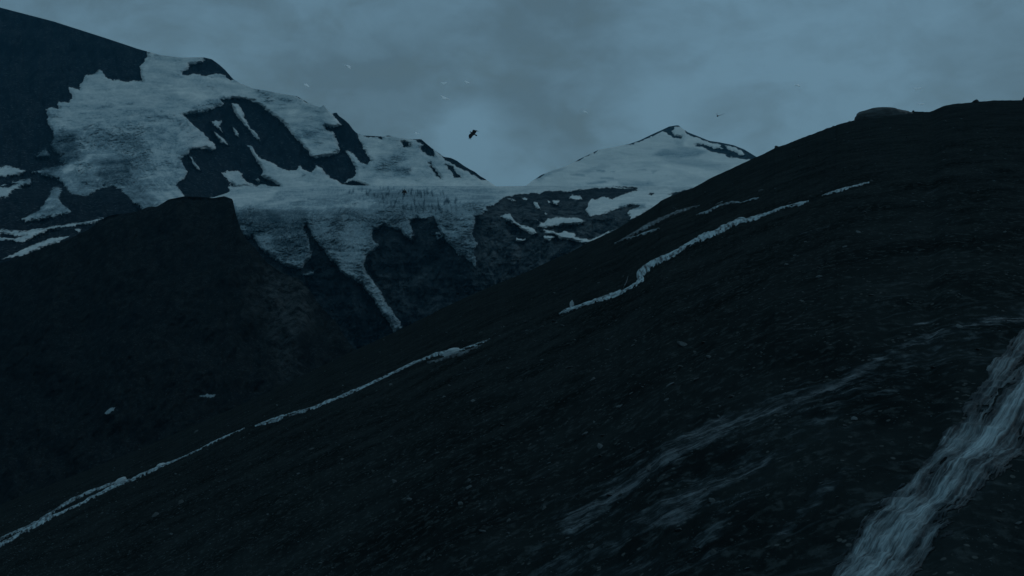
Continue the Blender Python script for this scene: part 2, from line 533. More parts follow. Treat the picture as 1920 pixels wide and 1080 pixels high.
# ---- the snow peak beyond the saddle ----
ridge_peak = interp([(820, 420), (940, 366), (985, 349), (1000, 338), (1015, 328), (1035, 320), (1060, 312), (1072, 307), (1085, 299), (1100, 292), (1112, 286), (1122, 281),
                     (1150, 276), (1180, 270), (1200, 263), (1220, 253), (1240, 244), (1255, 237), (1268, 235), (1272, 235), (1280, 241), (1290, 248),
                     (1310, 256), (1330, 264), (1350, 267), (1375, 272), (1395, 280), (1410, 289), (1423, 297), (1440, 308), (1500, 345), (1700, 420), (2000, 470)])
foot_peak = interp([(820, 440), (1000, 400), (1500, 400), (2000, 480)])
dep_peak = interp([(230, 10200), (300, 9300), (350, 8600), (400, 8000), (480, 7400)])
PEAK_SNOW = [
    (+1, [(800, 460), (1000, 330), (1060, 300), (1270, 228), (1300, 240), (1440, 290), (2050, 460), (2050, 520), (800, 520)]),
    (-1, [(1150, 270), (1205, 255), (1245, 236), (1262, 228), (1274, 230), (1277, 238), (1266, 239), (1259, 246), (1266, 256), (1280, 255), (1277, 260), (1262, 259),
          (1254, 251), (1244, 246), (1226, 254), (1206, 263), (1185, 271)]),
    (-1, [(1282, 238), (1312, 253), (1332, 262), (1376, 270), (1402, 281), (1426, 295), (1408, 300), (1386, 297), (1365, 294), (1361, 290), (1345, 287), (1330, 283),
          (1319, 276), (1308, 275), (1305, 271), (1320, 271), (1340, 278), (1356, 279), (1340, 270), (1322, 264), (1300, 257), (1285, 249)]),
    (+1, [(1360, 272), (1380, 277), (1398, 288), (1390, 291), (1376, 285), (1366, 279)]),
    (+1, [(1338, 268), (1352, 272), (1350, 276), (1342, 273)]),
    (-1, [(1072, 305), (1085, 297), (1108, 286), (1102, 292), (1086, 301)]),
    (-1, [(1112, 285), (1122, 280), (1122, 283), (1114, 288)]),
    (-1, [(990, 342), (1015, 325), (1032, 318), (1018, 329), (1002, 338)]),
]
PEAK_TONE = [
    ([(1225, 290), (1245, 280), (1300, 276), (1325, 283), (1310, 294), (1275, 299), (1240, 297)], .48, 5),
    ([(1240, 300), (1300, 298), (1370, 312), (1350, 318), (1280, 310)], .58, 5),
    ([(1262, 262), (1285, 262), (1280, 278), (1270, 272)], .60, 4),
    ([(1080, 322), (1130, 308), (1145, 311), (1100, 325)], .60, 4),
    ([(1000, 335), (1030, 322), (1060, 314), (1040, 325), (1010, 340)], .58, 4),
    ([(1120, 318), (1135, 318), (1135, 322), (1120, 322)], .45, 2),
    ([(1145, 322), (1152, 322), (1150, 325)], .4, 2),
    ([(1100, 342), (1135, 340), (1138, 343), (1102, 344)], .45, 2.5),
    ([(1125, 333), (1150, 332), (1150, 335), (1128, 335)], .45, 2.5),
    ([(1070, 328), (1095, 326), (1095, 330), (1072, 330)], .5, 2.5),
    ([(1193, 318), (1210, 317), (1212, 320)], .45, 2.5),
    ([(1222, 320), (1232, 321), (1225, 324)], .45, 2.5),
    ([(1160, 342), (1215, 340), (1232, 350), (1170, 350)], .5, 5),
]


def cover_peak(PX, PY):
    T = paint(PX, PY, .80, PEAK_TONE) + .06 * fbm(PX / 70, PY / 10, 25, 4)
    return {'snow': compose(PX, PY, PEAK_SNOW), 'tone': np.clip(T, .05, 1), 'rough': np.zeros(PX.shape)}


terrain('snow_peak', M_peak, spread(900, 1520, 1.5, 800, 2000, 10), ridge_peak, foot_peak,
        lambda PX, PY: dep_peak(PY) + 0 * PX, 1.2,
        lambda PX, PY, c: 110 * fbm(PX / 120, PY / 60, 31, 5) + 30 * fbm(PX / 40, PY / 12, 32, 4) + (1 - sstep(c['snow'], -5, 5)) * (60 + 50 * fbm(PX / 16, PY / 20, 33, 4, .55, True)),
        cover_peak)

# ---- plateau glacier, its icefalls and the cliffs below ----
ridge_glac = interp([(280, 376), (330, 376), (400, 370), (425, 362), (436, 356), (470, 353), (520, 352), (580, 349), (640, 347.5), (700, 348), (930, 349.5), (990, 348.5), (1060, 349),
                     (1180, 348), (1260, 350), (1500, 352), (1700, 370)])
foot_glac = interp([(280, 800), (600, 800), (800, 720), (1000, 620), (1200, 520), (1700, 520)])
dep_g = interp([(340, 5250), (352, 5000), (380, 4500), (410, 4200), (450, 4020), (500, 3880), (560, 3760), (620, 3650), (800, 3250)])
GLAC_SNOW = [
    (+1, [(300, 330), (1340, 330), (1320, 348), (1245, 366), (1200, 360), (1190, 355), (1140, 352), (1110, 353), (1062, 359), (1025, 358), (1010, 363), (970, 364),
          (946, 369), (926, 385), (910, 386), (916, 395), (905, 400), (891, 405), (890, 420), (885, 435), (890, 446), (895, 458), (888, 470),
          (893, 489), (893, 502), (888, 493), (878, 488), (870, 480), (860, 478), (852, 466), (840, 455), (828, 440), (818, 415), (814, 404), (803, 406),
          (798, 410), (780, 408), (770, 413), (768, 420), (773, 430), (776, 443), (771, 451), (766, 447), (760, 441), (750, 433), (735, 428), (722, 422), (714, 425),
          (700, 432), (697, 440), (700, 450), (711, 460), (705, 466), (697, 473), (686, 480), (683, 500), (686, 512), (696, 522), (706, 536), (716, 550), (722, 566),
          (733, 578), (740, 590), (748, 602), (753, 614), (738, 626), (733, 612), (725, 598), (714, 584), (704, 568), (691, 551), (679, 536), (664, 523), (650, 518),
          (640, 510), (630, 493), (620, 487), (612, 476), (604, 465), (592, 452), (584, 440), (577, 425), (574, 420), (571, 428), (575, 440), (580, 452), (585, 470), (580, 485), (569, 499),
          (560, 505), (545, 500), (530, 495), (518, 488), (505, 478), (490, 468), (479, 453), (474, 441), (466, 446), (457, 442), (450, 425), (443, 405),
          (437, 388), (424, 372), (400, 380)]),
    (-1, [(1150, 349), (1190, 356), (1195, 352)]),
    (+1, [(1103, 380), (1110, 373), (1118, 373), (1132, 368), (1148, 374), (1175, 362), (1205, 356), (1225, 361), (1260, 365), (1250, 380), (1222, 392), (1196, 407), (1182, 411),
          (1177, 398), (1186, 392), (1200, 386), (1186, 383), (1160, 391), (1140, 398), (1125, 402), (1106, 406), (1100, 394)]),
    (-1, [(1217, 361), (1228, 362), (1222, 367), (1217, 365)]),
    (+1, [(1068, 367), (1085, 366), (1092, 373), (1080, 374), (1068, 373)]),
    (+1, [(1006, 411), (1018, 419), (1030, 410), (1046, 407), (1080, 408), (1096, 416), (1084, 420), (1050, 423), (1022, 428), (1007, 426), (1014, 419)]),
    (+1, [(1036, 376), (1049, 376), (1045, 384), (1039, 382)]),
    (+1, [(1001, 378), (1009, 381), (1014, 394), (1004, 388)]),
    (+1, [(974, 369), (990, 373), (986, 376)]),
    (+1, [(1024, 374), (1032, 378), (1028, 379)]),
    (+1, [(952, 371), (966, 376), (962, 377)]),
    (+1, [(1021, 397), (1027, 402), (1023, 402)]),
    (+1, [(938, 405), (955, 400), (962, 410), (976, 422), (996, 427), (1006, 437), (997, 439), (980, 430), (965, 420), (950, 413)]),
    (+1, [(1019, 431), (1035, 433), (1048, 438), (1060, 433), (1075, 437), (1078, 445), (1095, 447), (1105, 451), (1120, 444), (1140, 435), (1155, 432), (1130, 446), (1112, 454), (1100, 457),
          (1085, 453), (1065, 449), (1050, 447), (1038, 439), (1024, 437)]),
    (+1, [(967, 446), (984, 449), (976, 454), (968, 451)]),
    (+1, [(1020, 441), (1041, 444), (1030, 451), (1022, 449)]),
    (+1, [(570, 514), (590, 508), (589, 513), (575, 516)]),
    (+1, [(815, 438), (822, 434), (831, 442), (822, 450)]),
    (-1, [(820, 441), (826, 442), (823, 446)]),
]
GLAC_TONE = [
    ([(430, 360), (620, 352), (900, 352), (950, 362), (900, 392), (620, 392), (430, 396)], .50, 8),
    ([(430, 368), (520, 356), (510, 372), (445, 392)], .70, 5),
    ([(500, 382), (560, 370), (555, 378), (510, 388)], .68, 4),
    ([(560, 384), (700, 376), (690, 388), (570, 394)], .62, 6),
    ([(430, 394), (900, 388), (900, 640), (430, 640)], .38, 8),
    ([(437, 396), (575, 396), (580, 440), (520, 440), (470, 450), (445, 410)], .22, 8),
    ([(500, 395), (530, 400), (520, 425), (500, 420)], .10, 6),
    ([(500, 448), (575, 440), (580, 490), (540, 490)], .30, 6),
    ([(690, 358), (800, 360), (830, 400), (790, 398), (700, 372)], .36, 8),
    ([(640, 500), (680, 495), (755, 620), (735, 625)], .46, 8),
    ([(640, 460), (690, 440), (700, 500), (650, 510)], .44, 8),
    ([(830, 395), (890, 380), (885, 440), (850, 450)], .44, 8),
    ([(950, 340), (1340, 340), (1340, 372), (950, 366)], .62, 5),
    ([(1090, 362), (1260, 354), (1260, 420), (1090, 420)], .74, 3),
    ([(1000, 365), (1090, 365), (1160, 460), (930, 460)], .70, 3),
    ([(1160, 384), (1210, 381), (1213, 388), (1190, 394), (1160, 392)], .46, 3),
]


def cover_glac(PX, PY):
    S = compose(PX, PY, GLAC_SNOW)
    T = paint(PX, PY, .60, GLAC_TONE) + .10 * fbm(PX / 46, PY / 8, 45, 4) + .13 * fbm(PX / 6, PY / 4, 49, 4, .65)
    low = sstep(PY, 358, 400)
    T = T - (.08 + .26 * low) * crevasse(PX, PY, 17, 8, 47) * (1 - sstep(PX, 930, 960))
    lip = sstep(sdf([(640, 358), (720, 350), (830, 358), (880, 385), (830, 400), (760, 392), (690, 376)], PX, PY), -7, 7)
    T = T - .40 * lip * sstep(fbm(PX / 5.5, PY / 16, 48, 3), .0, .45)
    rough = sstep(sdf([(430, 395), (580, 400), (600, 500), (560, 520), (440, 440)], PX, PY), -8, 8) * .45
    pale = paint(PX, PY, 0.0, [
        ([(900, 400), (950, 374), (1200, 374), (1250, 390), (1180, 440), (1000, 540), (880, 570), (900, 470)], .85, 12),
        ([(900, 372), (1200, 358), (1180, 372), (960, 380)], .15, 5),
        ([(486, 505), (530, 505), (575, 520), (560, 590), (500, 600)], .55, 14),
        ([(690, 520), (800, 510), (880, 540), (860, 580), (740, 590)], .45, 16),
        ([(1090, 395), (1180, 400), (1190, 425), (1110, 430)], 1.0, 8)])
    return {'snow': S, 'tone': np.clip(T, .04, 1), 'rough': rough, 'pale': pale}


def relief_glac(PX, PY, cov):
    s = sstep(cov['snow'], -5, 5)
    ice = sstep(.66 - cov['tone'], 0, .22) * s
    low = sstep(PY, 362, 400)
    rock = 110 * fbm(PX / 70, PY / 110, 41, 6, .55, True) + 34 * fbm(PX / 22, PY / 16, 42, 5, .6)
    ser = -34 * crevasse(PX, PY, 17, 8, 47) + 14 * fbm(PX / 16, PY / 11, 43, 5, .62) + 26 * fbm(PX / 60, PY / 30, 44, 3)
    # the lips of the icefalls and the ribs under them
    rib = 130 * sstep(np.abs(PX - 850), 90, 260)
    return (rock * (1 - s) * (.35 + .65 * low) + ser * ice * (.25 + .75 * low) + 16 * (1 - s) + 10 * fbm(PX / 40, PY / 7, 46, 3) * s
            - rib * sstep(PY, 380, 520))


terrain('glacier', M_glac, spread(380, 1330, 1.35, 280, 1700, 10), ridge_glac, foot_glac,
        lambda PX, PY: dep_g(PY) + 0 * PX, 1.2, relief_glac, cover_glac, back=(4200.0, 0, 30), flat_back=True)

# ---- the dark rock shoulder in front of the glacier ----
ridge_sh = interp([(-900, 640), (-300, 560), (-60, 508), (0, 493), (30, 484), (60, 474), (100, 459), (130, 448), (150, 438), (166, 430), (185, 416), (197, 408), (205, 404), (218, 402),
                   (250, 398), (266, 393), (275, 389), (284, 387), (293, 388), (303, 382), (314, 375), (325, 372), (345, 368), (372, 369), (400, 371), (420, 368), (430, 371),
                   (437, 374), (439, 388), (444, 408), (450, 426), (456, 440), (463, 450), (476, 463), (490, 480), (505, 496), (530, 512), (556, 522),
                   (578, 540), (604, 575), (640, 622), (680, 672), (760, 770), (900, 930)])
_sx = np.arange(-900, 900, 2.0)
_sr = ridge_sh(_sx) + 1.6 * fbm(_sx / 26, _sx * 0, 95, 4, .6) + sstep(_sx, 500, 580) * 14 * fbm(_sx / 34, _sx * 0 + 5, 96, 5, .6)
ridge_sh = (lambda X_, Y_: (lambda q: np.interp(q, X_, Y_)))(_sx, _sr)
foot_sh = interp([(-900, 1080), (600, 1040), (760, 1000), (900, 1000)])


lie_sh = interp([(-900, 600), (-300, 540), (0, 480), (200, 410), (330, 375), (430, 375), (520, 395), (640, 440), (760, 500), (900, 570)])


def dep_sh(PX, PY):
    rel = np.clip((PY - lie_sh(PX)) / 560.0, 0, 1)
    return 2250 - 900 * rel ** .85


SH_SNOW = [
    (+1, [(372, 743), (390, 740), (403, 740), (402, 744), (385, 744)]),
    (+1, [(197, 774), (206, 765), (216, 763), (212, 770), (200, 777)]),
]


def cover_sh(PX, PY):
    S = compose(PX, PY, SH_SNOW)
    pale = paint(PX, PY, 0.0, [([(486, 500), (530, 510), (575, 530), (590, 600), (540, 640), (505, 600)], .42, 16),
                               ([(500, 610), (540, 600), (570, 700), (530, 720)], .26, 14), ([(455, 520), (480, 500), (490, 600), (460, 590)], .16, 12)])
    return {'snow': S, 'tone': np.full(PX.shape, .30), 'rough': np.zeros(PX.shape), 'pale': pale}


terrain('rock_shoulder', M_shoulder, spread(-40, 720, 1.8, -900, 900, 10), ridge_sh, foot_sh, dep_sh, 1.9,
        lambda PX, PY, c: 60 * fbm(PX / 150, PY / 190, 91, 5, .5) + 26 * fbm((PX + .5 * PY) / 46, PY / 60, 92, 5, .6),
        cover_sh, back=(900.0, .75, 16))

# ---- valley floor: one sheet out to the horizon ----
g = np.linspace(-1, 1, 61)
gx, gy = np.meshgrid(np.sign(g) * np.abs(g) ** 1.8 * 42000, np.sign(g) * np.abs(g) ** 1.8 * 42000)
gz = -620 + 25 * fbm(gx / 3000, gy / 3000, 3, 4)
grid_mesh('ground', np.stack([gx, gy, gz], -1), M_ground)

# ------------------------------------------------------------------ the near hillside
H = 12.0        # the camera's height above it
DR = 500.0      # distance of its crest
ridge_hill = interp([(-1500, 1620), (-700, 1260), (-300, 1080), (0, 946), (100, 907), (200, 867), (300, 826), (400, 782), (480, 746), (540, 717), (600, 688), (660, 659), (720, 632),
                     (760, 613), (840, 573), (888, 551), (937, 530), (985, 511), (1045, 483), (1075, 470), (1100, 456), (1150, 433), (1185, 412),
                     (1220, 391), (1243, 374), (1250, 371), (1270, 363), (1300, 352), (1330, 335), (1380, 312), (1410, 298), (1425, 292), (1440, 284),
                     (1455, 276), (1470, 272), (1500, 260), (1540, 245), (1575, 232), (1600, 226), (1640, 219), (1680, 213), (1712, 209), (1745, 210), (1760, 203),
                     (1770, 198), (1795, 194), (1830, 191), (1870, 188), (1920, 188), (2000, 190), (2200, 205), (2700, 280)])
_hx = np.arange(-1500, 2700, 2.0)
_hr = ridge_hill(_hx)
_hs = np.convolve(np.pad(_hr, 3, mode='edge'), np.ones(7) / 7, 'valid')
_hs = _hs + 1.5 * fbm(_hx / 26.0, _hx * 0, 7, 5, .62) + .5 * perlin(_hx / 4.0, _hx * 0 + 3.3, 8)


def ridge_h(px):
    return np.interp(px, _hx, _hs)


def bumps(x, y, d):
    t = 0
    for wl, a, sd_ in ((26, .55, 1), (9, .36, 2), (3.2, .20, 3), (1.1, .07, 4), (.45, .025, 5)):
        fade = np.clip(1.6 - (d * d * 9e-5) / (wl * .5), 0, 1)
        t = t + a * fade * (perlin(x / wl, y / wl, 100 + sd_) if wl > 3 else 1 - 2 * np.abs(perlin(x / wl, y / wl, 100 + sd_)) - .5)
    return t


def hill(px, py, lift=0.0):
    """the point of the hillside seen at (px, py) and its distance"""
    px = np.asarray(px, float)
    py = np.asarray(py, float)
    Yr = (CY - ridge_h(px)) / F
    Y = (CY - py) / F
    inv = 1 / DR + np.maximum(Yr - Y, 0) / H
    d = 1 / inv
    x = (px - CX) / F * d
    z = d * Y + bumps(x, d, d) + lift * (0.02 + 0.0013 * d)
    return x, d, z


hx = spread(-60, 1980, 1.9, -1400, 2700, 12)
rr = np.concatenate([np.linspace(0, 60, 50)[:-1], np.linspace(60, 960, 430)[:-1], np.linspace(960, 3200, 90)])[:, None]
PX = np.repeat(hx[None, :], len(rr), 0)
PY = ridge_h(hx)[None, :] + rr
x, d, z = hill(PX, PY)
co = np.stack([x, d, z], -1)[::-1]
sb = (np.linspace(0, 1, 31)[1:] ** 1.6)[:, None] * 900
Db = DR + sb + 0 * hx[None, :]
Zb = co[-1][None, :, 2] + sb * ((CY - ridge_h(hx)) / F)[None, :] * .5 - sb * sb * .0005 - sb * .12
co = np.concatenate([co, np.stack([(hx[None, :] - CX) / F * Db, Db, Zb], -1)], 0)
SLAB_SHEEN = [  # wet slabs and trickles, their sky sheen put into the colour
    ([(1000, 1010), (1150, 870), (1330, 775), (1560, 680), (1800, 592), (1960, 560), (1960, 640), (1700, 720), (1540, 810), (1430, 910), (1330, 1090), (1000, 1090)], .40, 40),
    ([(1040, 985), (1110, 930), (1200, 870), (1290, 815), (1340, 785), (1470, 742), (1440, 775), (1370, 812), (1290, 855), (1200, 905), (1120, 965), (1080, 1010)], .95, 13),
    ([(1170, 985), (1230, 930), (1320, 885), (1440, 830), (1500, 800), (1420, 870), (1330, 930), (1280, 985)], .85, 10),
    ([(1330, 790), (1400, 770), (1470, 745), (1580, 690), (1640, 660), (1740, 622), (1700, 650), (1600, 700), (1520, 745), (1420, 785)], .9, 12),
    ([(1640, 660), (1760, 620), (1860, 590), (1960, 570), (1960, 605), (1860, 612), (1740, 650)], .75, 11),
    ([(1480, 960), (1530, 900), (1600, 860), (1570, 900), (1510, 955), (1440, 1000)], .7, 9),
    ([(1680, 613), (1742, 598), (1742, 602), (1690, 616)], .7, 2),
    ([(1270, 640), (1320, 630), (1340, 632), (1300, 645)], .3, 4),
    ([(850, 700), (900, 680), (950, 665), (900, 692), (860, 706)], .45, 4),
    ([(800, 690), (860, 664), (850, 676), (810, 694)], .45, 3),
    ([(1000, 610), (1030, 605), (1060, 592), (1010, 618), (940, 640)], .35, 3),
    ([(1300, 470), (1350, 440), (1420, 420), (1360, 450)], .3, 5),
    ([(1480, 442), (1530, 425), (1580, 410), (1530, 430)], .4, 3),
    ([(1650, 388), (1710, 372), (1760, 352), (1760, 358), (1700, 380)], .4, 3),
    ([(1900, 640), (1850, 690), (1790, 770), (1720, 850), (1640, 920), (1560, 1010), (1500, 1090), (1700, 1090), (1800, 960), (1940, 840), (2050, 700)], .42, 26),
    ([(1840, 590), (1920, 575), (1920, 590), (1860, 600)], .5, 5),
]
slab_sheen = np.zeros(PX.shape)
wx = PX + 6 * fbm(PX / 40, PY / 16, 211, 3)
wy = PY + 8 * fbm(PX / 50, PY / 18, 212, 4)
for poly, val, soft in SLAB_SHEEN:
    slab_sheen = np.maximum(slab_sheen, val * sstep(sdf(poly, wx, wy), -soft, soft))
slab_sheen = np.concatenate([slab_sheen[::-1], np.zeros((30, len(hx)))], 0)

m, n, b = new_mat('hillside_soil_and_slab_sheen')
pos = n.new('ShaderNodeTexCoord').outputs['Object']
# the beds dip down to the left along the fall of the slope
ps = n.mapping(pos, (.16, 1.0, .12))
g1 = n.noise(pos, .12, 8, .62)
g2 = n.noise(pos, 1.6, 6, .65)
g3 = n.noise(ps, 1.1, 8, .68, .8)
soil = n.mix(n.mapr(g1, .3, .7), (.0068, .0105, .0112), (.0195, .0262, .0272))
soil = n.mix(n.math('MULTIPLY', n.mapr(g2, .5, .68), .8), soil, (.040, .050, .052))
soil = n.mix(n.math('MULTIPLY', n.mapr(g3, .58, .72), .5), soil, (.050, .066, .073))
vor = n.new('ShaderNodeTexVoronoi', feature='F1')
n.put(vor.inputs['Vector'], pos)
vor.inputs['Scale'].default_value = 2.4
peb = n.math('MULTIPLY', n.mapr(vor.outputs['Distance'], .16, .24, 1, 0), n.mapr(n.noise(pos, .9, 3), .50, .60))
soil = n.mix(peb, soil, (.065, .074, .074))
sl = n.attr('slab_sheen')
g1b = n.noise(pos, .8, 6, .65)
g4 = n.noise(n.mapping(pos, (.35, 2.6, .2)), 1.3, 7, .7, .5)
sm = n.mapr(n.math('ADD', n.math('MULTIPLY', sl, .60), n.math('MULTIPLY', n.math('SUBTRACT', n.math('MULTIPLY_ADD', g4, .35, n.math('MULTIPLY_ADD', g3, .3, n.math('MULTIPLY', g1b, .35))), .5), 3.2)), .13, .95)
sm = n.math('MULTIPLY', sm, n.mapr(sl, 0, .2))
n.put(b.inputs['Base Color'], n.mix(sm, soil, n.mix(n.mapr(g2, .35, .7), (.030, .044, .053), (.070, .096, .110))))  # sky reflected by the wet slabs is painted as a paler base colour
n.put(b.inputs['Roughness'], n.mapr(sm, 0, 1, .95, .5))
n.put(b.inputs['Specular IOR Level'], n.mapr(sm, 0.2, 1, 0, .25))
bump = n.new('ShaderNodeBump')
bump.inputs['Distance'].default_value = .2
bump.inputs['Strength'].default_value = .5
n.put(bump.inputs['Height'], n.math('ADD', n.math('MULTIPLY', g2, .6), n.math('ADD', n.math('MULTIPLY', g3, .7), n.math('MULTIPLY', peb, .25))))
n.put(b.inputs['Normal'], bump.outputs[0])
M_hill = m
grid_mesh('hillside', co, M_hill, {'slab_sheen': slab_sheen})

# ------------------------------------------------------------------ water and late snow running down the hillside
m, n, b = new_mat('white_water')
uvn = n.new('ShaderNodeAttribute', attribute_name='flow')
fl = uvn.outputs['Vector']
a1 = n.noise(n.mapping(fl, (9.0, .55, 1)), 1.0, 7, .62, .6)
a2 = n.noise(n.mapping(fl, (22.0, 5.0, 1)), 1.0, 5, .6, .6)
foam = n.attr('foam')
k = n.math('ADD', foam, n.math('MULTIPLY', n.math('SUBTRACT', n.math('MULTIPLY_ADD', a2, .3, n.math('MULTIPLY', a1, .7)), .5), 1.5))
n.put(b.inputs['Base Color'], n.mix(n.mapr(k, .05, .95), (.016, .024, .029), (.34, .43, .465)))
n.put(b.inputs['Roughness'], n.mapr(k, .1, .8, .6, .8))
b.inputs['Specular IOR Level'].default_value = .06
bump = n.new('ShaderNodeBump')
bump.inputs['Distance'].default_value = .06
bump.inputs['Strength'].default_value = .35
n.put(bump.inputs['Height'], k)
n.put(b.inputs['Normal'], bump.outputs[0])
M_water = m


def add_flow(o, u, v):
    a = o.data.attributes.new('flow', 'FLOAT_VECTOR', 'POINT')
    u, v = np.broadcast_arrays(u, v)
    f = np.stack([u, v, 0 * u], -1).astype(np.float32)
    a.data.foreach_set('vector', f.reshape(-1))


def ribbon(name, pts, foam=.75, nc=15, seed=0, jit=.45, lift=1.0, step=1.1):
    """pts: (px, py, width) down the middle of the water"""
    P = np.array(pts, float)
    s = np.concatenate([[0], np.cumsum(np.hypot(np.diff(P[:, 0]), np.diff(P[:, 1])))])
    q = np.arange(0, s[-1], step)
    px = np.interp(q, s, P[:, 0])
    py = np.interp(q, s, P[:, 1])
    w_ = np.interp(q, s, P[:, 2])
    py = py + 1.3 * fbm(q / 26, q * 0 + seed, 301, 3)
    tx = np.gradient(px)
    ty = np.gradient(py)
    L = np.hypot(tx, ty)
    nx, ny = -ty / L, tx / L
    u = np.linspace(-1, 1, nc)[:, None]
    wl = w_ * (1 + jit * fbm(q / 9, q * 0 + seed + .5, 302, 4, .6) * 1.6)
    wr = w_ * (1 + jit * fbm(q / 9, q * 0 + seed + 7.5, 303, 4, .6) * 1.6)
    half = np.where(u < 0, wl[None], wr[None]) * .40
    endf = np.minimum(np.minimum(q, q[-1] - q) / 16.0, 1)
    half = half * (.25 + .75 * endf)[None]
    QX = px[None] + u * half * nx[None]
    QY = py[None] + u * half * ny[None]
    x, d, z = hill(QX, QY)
    prof = (1 - np.abs(u) ** 2.5) * 1.6 - .5
    z = z + .5 * lift * (0.045 + 0.0022 * d) * prof * (1 + .5 * fbm(QX / 7, QY / 7, 304, 3))
    fo = .80 * foam * (1 + .9 * fbm(QX / 22, QY / 14, 305 + seed, 4, .6) + .9 * perlin(q[None] / 5 + 0 * u, u * 1.6 + seed, 309)) * (1 - .35 * np.abs(u) ** 3)
    cut = .78 + .95 * fbm(q[None] / 26 + 0 * u, u * 1.1 + seed, 306, 4, .6) + .8 * perlin(q[None] / 5 + 0 * u, u * 2.2 + seed, 307) - .75 * np.abs(u) ** 2
    o = grid_mesh(name, np.stack([x, d, z], -1), M_water, {'foam': fo}, keep=cut > .12)
    add_flow(o, (u * half / 12 + seed), q[None] / 24)
    return o


ribbon('stream', [(-140, 1085, 7), (0, 1012, 8), (76, 974, 9), (110, 952, 8), (140, 935, 7), (170, 922, 6), (198, 911, 5), (216, 904, 5)], .62, seed=1)
ribbon('stream', [(-60, 1050, 7), (40, 1000, 7), (92, 974, 8), (150, 946, 9), (180, 930, 9), (210, 915, 11), (232, 904, 14), (246, 902, 11), (266, 890, 12), (300, 874, 11), (316, 868, 8), (340, 859, 9),
                  (358, 851, 8), (376, 843, 5), (392, 834, 7), (405, 828, 9), (430, 816, 5), (450, 809, 4), (459, 804, 3)], .72, seed=2)
ribbon('stream', [(478, 803, 5), (510, 790, 8), (540, 779, 6), (580, 766, 7), (640, 741, 8), (690, 720, 8), (720, 707, 12), (745, 696, 12), (770, 684, 12), (800, 671, 11), (822, 665, 7), (845, 660, 8), (866, 653, 5), (890, 646, 7), (919, 636, 3)], .70, seed=3)
ribbon('stream', [(800, 680, 7), (830, 670, 6), (880, 655, 9), (905, 645, 5)], .30, seed=4)
ribbon('stream', [(1048, 590, 3), (1070, 581, 5), (1095, 572, 6), (1130, 560, 8), (1160, 548, 11), (1180, 537, 8), (1196, 529, 14), (1204, 520, 16), (1198, 514, 14), (1208, 503, 16), (1222, 493, 15), (1242, 482, 12), (1262, 473, 11),
                  (1290, 458, 10), (1312, 448, 13), (1340, 433, 11), (1366, 422, 11), (1386, 411, 9), (1400, 409, 10), (1425, 402, 9), (1446, 395, 9), (1470, 388, 6), (1495, 383, 6), (1517, 376, 4)], .78, seed=5)
ribbon('stream', [(1052, 589, 2), (1090, 577, 3), (1115, 567, 3), (1135, 558, 2)], .6, seed=6, nc=5)
ribbon('stream', [(1168, 542, 3), (1174, 530, 5), (1178, 518, 5)], .5, seed=7, nc=5)
ribbon('stream', [(1541, 369, 3), (1560, 362, 5), (1580, 357, 6), (1600, 350, 5), (1613, 346, 7), (1622, 342, 4), (1630, 341, 2)], .72, seed=8)
ribbon('stream', [(1152, 456, 3), (1170, 448, 5), (1190, 438, 8), (1210, 425, 9), (1230, 416, 11), (1250, 405, 11), (1270, 397, 9), (1290, 392, 7), (1312, 388, 3)], .36, seed=9)
ribbon('stream', [(1156, 455, 2), (1178, 447, 3), (1205, 440, 4), (1224, 432, 4), (1237, 427, 2)], .5, seed=10, nc=5)
ribbon('stream', [(1305, 403, 3), (1325, 400, 6), (1342, 391, 9), (1352, 386, 5), (1380, 380, 2.5), (1400, 376, 2), (1423, 371, 3)], .55, seed=11, nc=7)
ribbon('stream', [(1342, 386, 2), (1348, 381, 3), (1355, 378, 4)], .5, seed=12, nc=5)

# the torrent at the lower right
fall_l = interp([(560, 2060), (600, 1985), (640, 1918), (710, 1864), (760, 1830), (810, 1788), (860, 1746), (910, 1692), (970, 1640), (1080, 1556), (1160, 1500)])
fall_m = interp([(560, 2080), (640, 2000), (710, 1938), (760, 1893), (810, 1850), (860, 1800), (910, 1760), (940, 1727), (970, 1694), (1080, 1606), (1160, 1544)])
fall_r = interp([(560, 2150), (640, 2060), (710, 1990), (820, 1896), (870, 1852), (900, 1815), (960, 1757), (1080, 1670), (1160, 1610)])


def lf(y):
    return fall_l(y) - 55


def rg(y):
    return fall_r(y) + 45


rows = np.arange(585, 1160, 1.2)
NC = 190
u = np.linspace(0, 1, NC)[:, None]
QX = lf(rows)[None] + u * (rg(rows) - lf(rows))[None]
QY = np.repeat(rows[None], NC, 0)
al = (QY - 560) / 600.0                                    # along the fall
wob = 24 * fbm(QY / 60, QX / 60, 421, 5, .6)
A = QX + wob


def strand(c, wd, amp, seed):
    wv = wd * (1 + .6 * fbm(rows / 50, rows * 0 + seed, 430 + seed, 4, .6))[None]
    k_ = amp * (1 + .5 * fbm(rows / 60, rows * 0 + seed + 3, 440 + seed, 3))[None]
    return k_ * np.exp(-((A - c(rows)[None]) / wv) ** 2)


fo = np.maximum(np.maximum(strand(fall_m, 38, .66, 1), strand(fall_l, 21, .46, 2)), strand(fall_r, 27, .36, 3))
fo = np.maximum(fo, strand(lambda y: .5 * (fall_m(y) + fall_l(y)) + 6, 13, .32, 4))
fo = np.maximum(fo, strand(lambda y: fall_m(y) + 30 * np.sin(y / 37.0), 12, .46, 5))
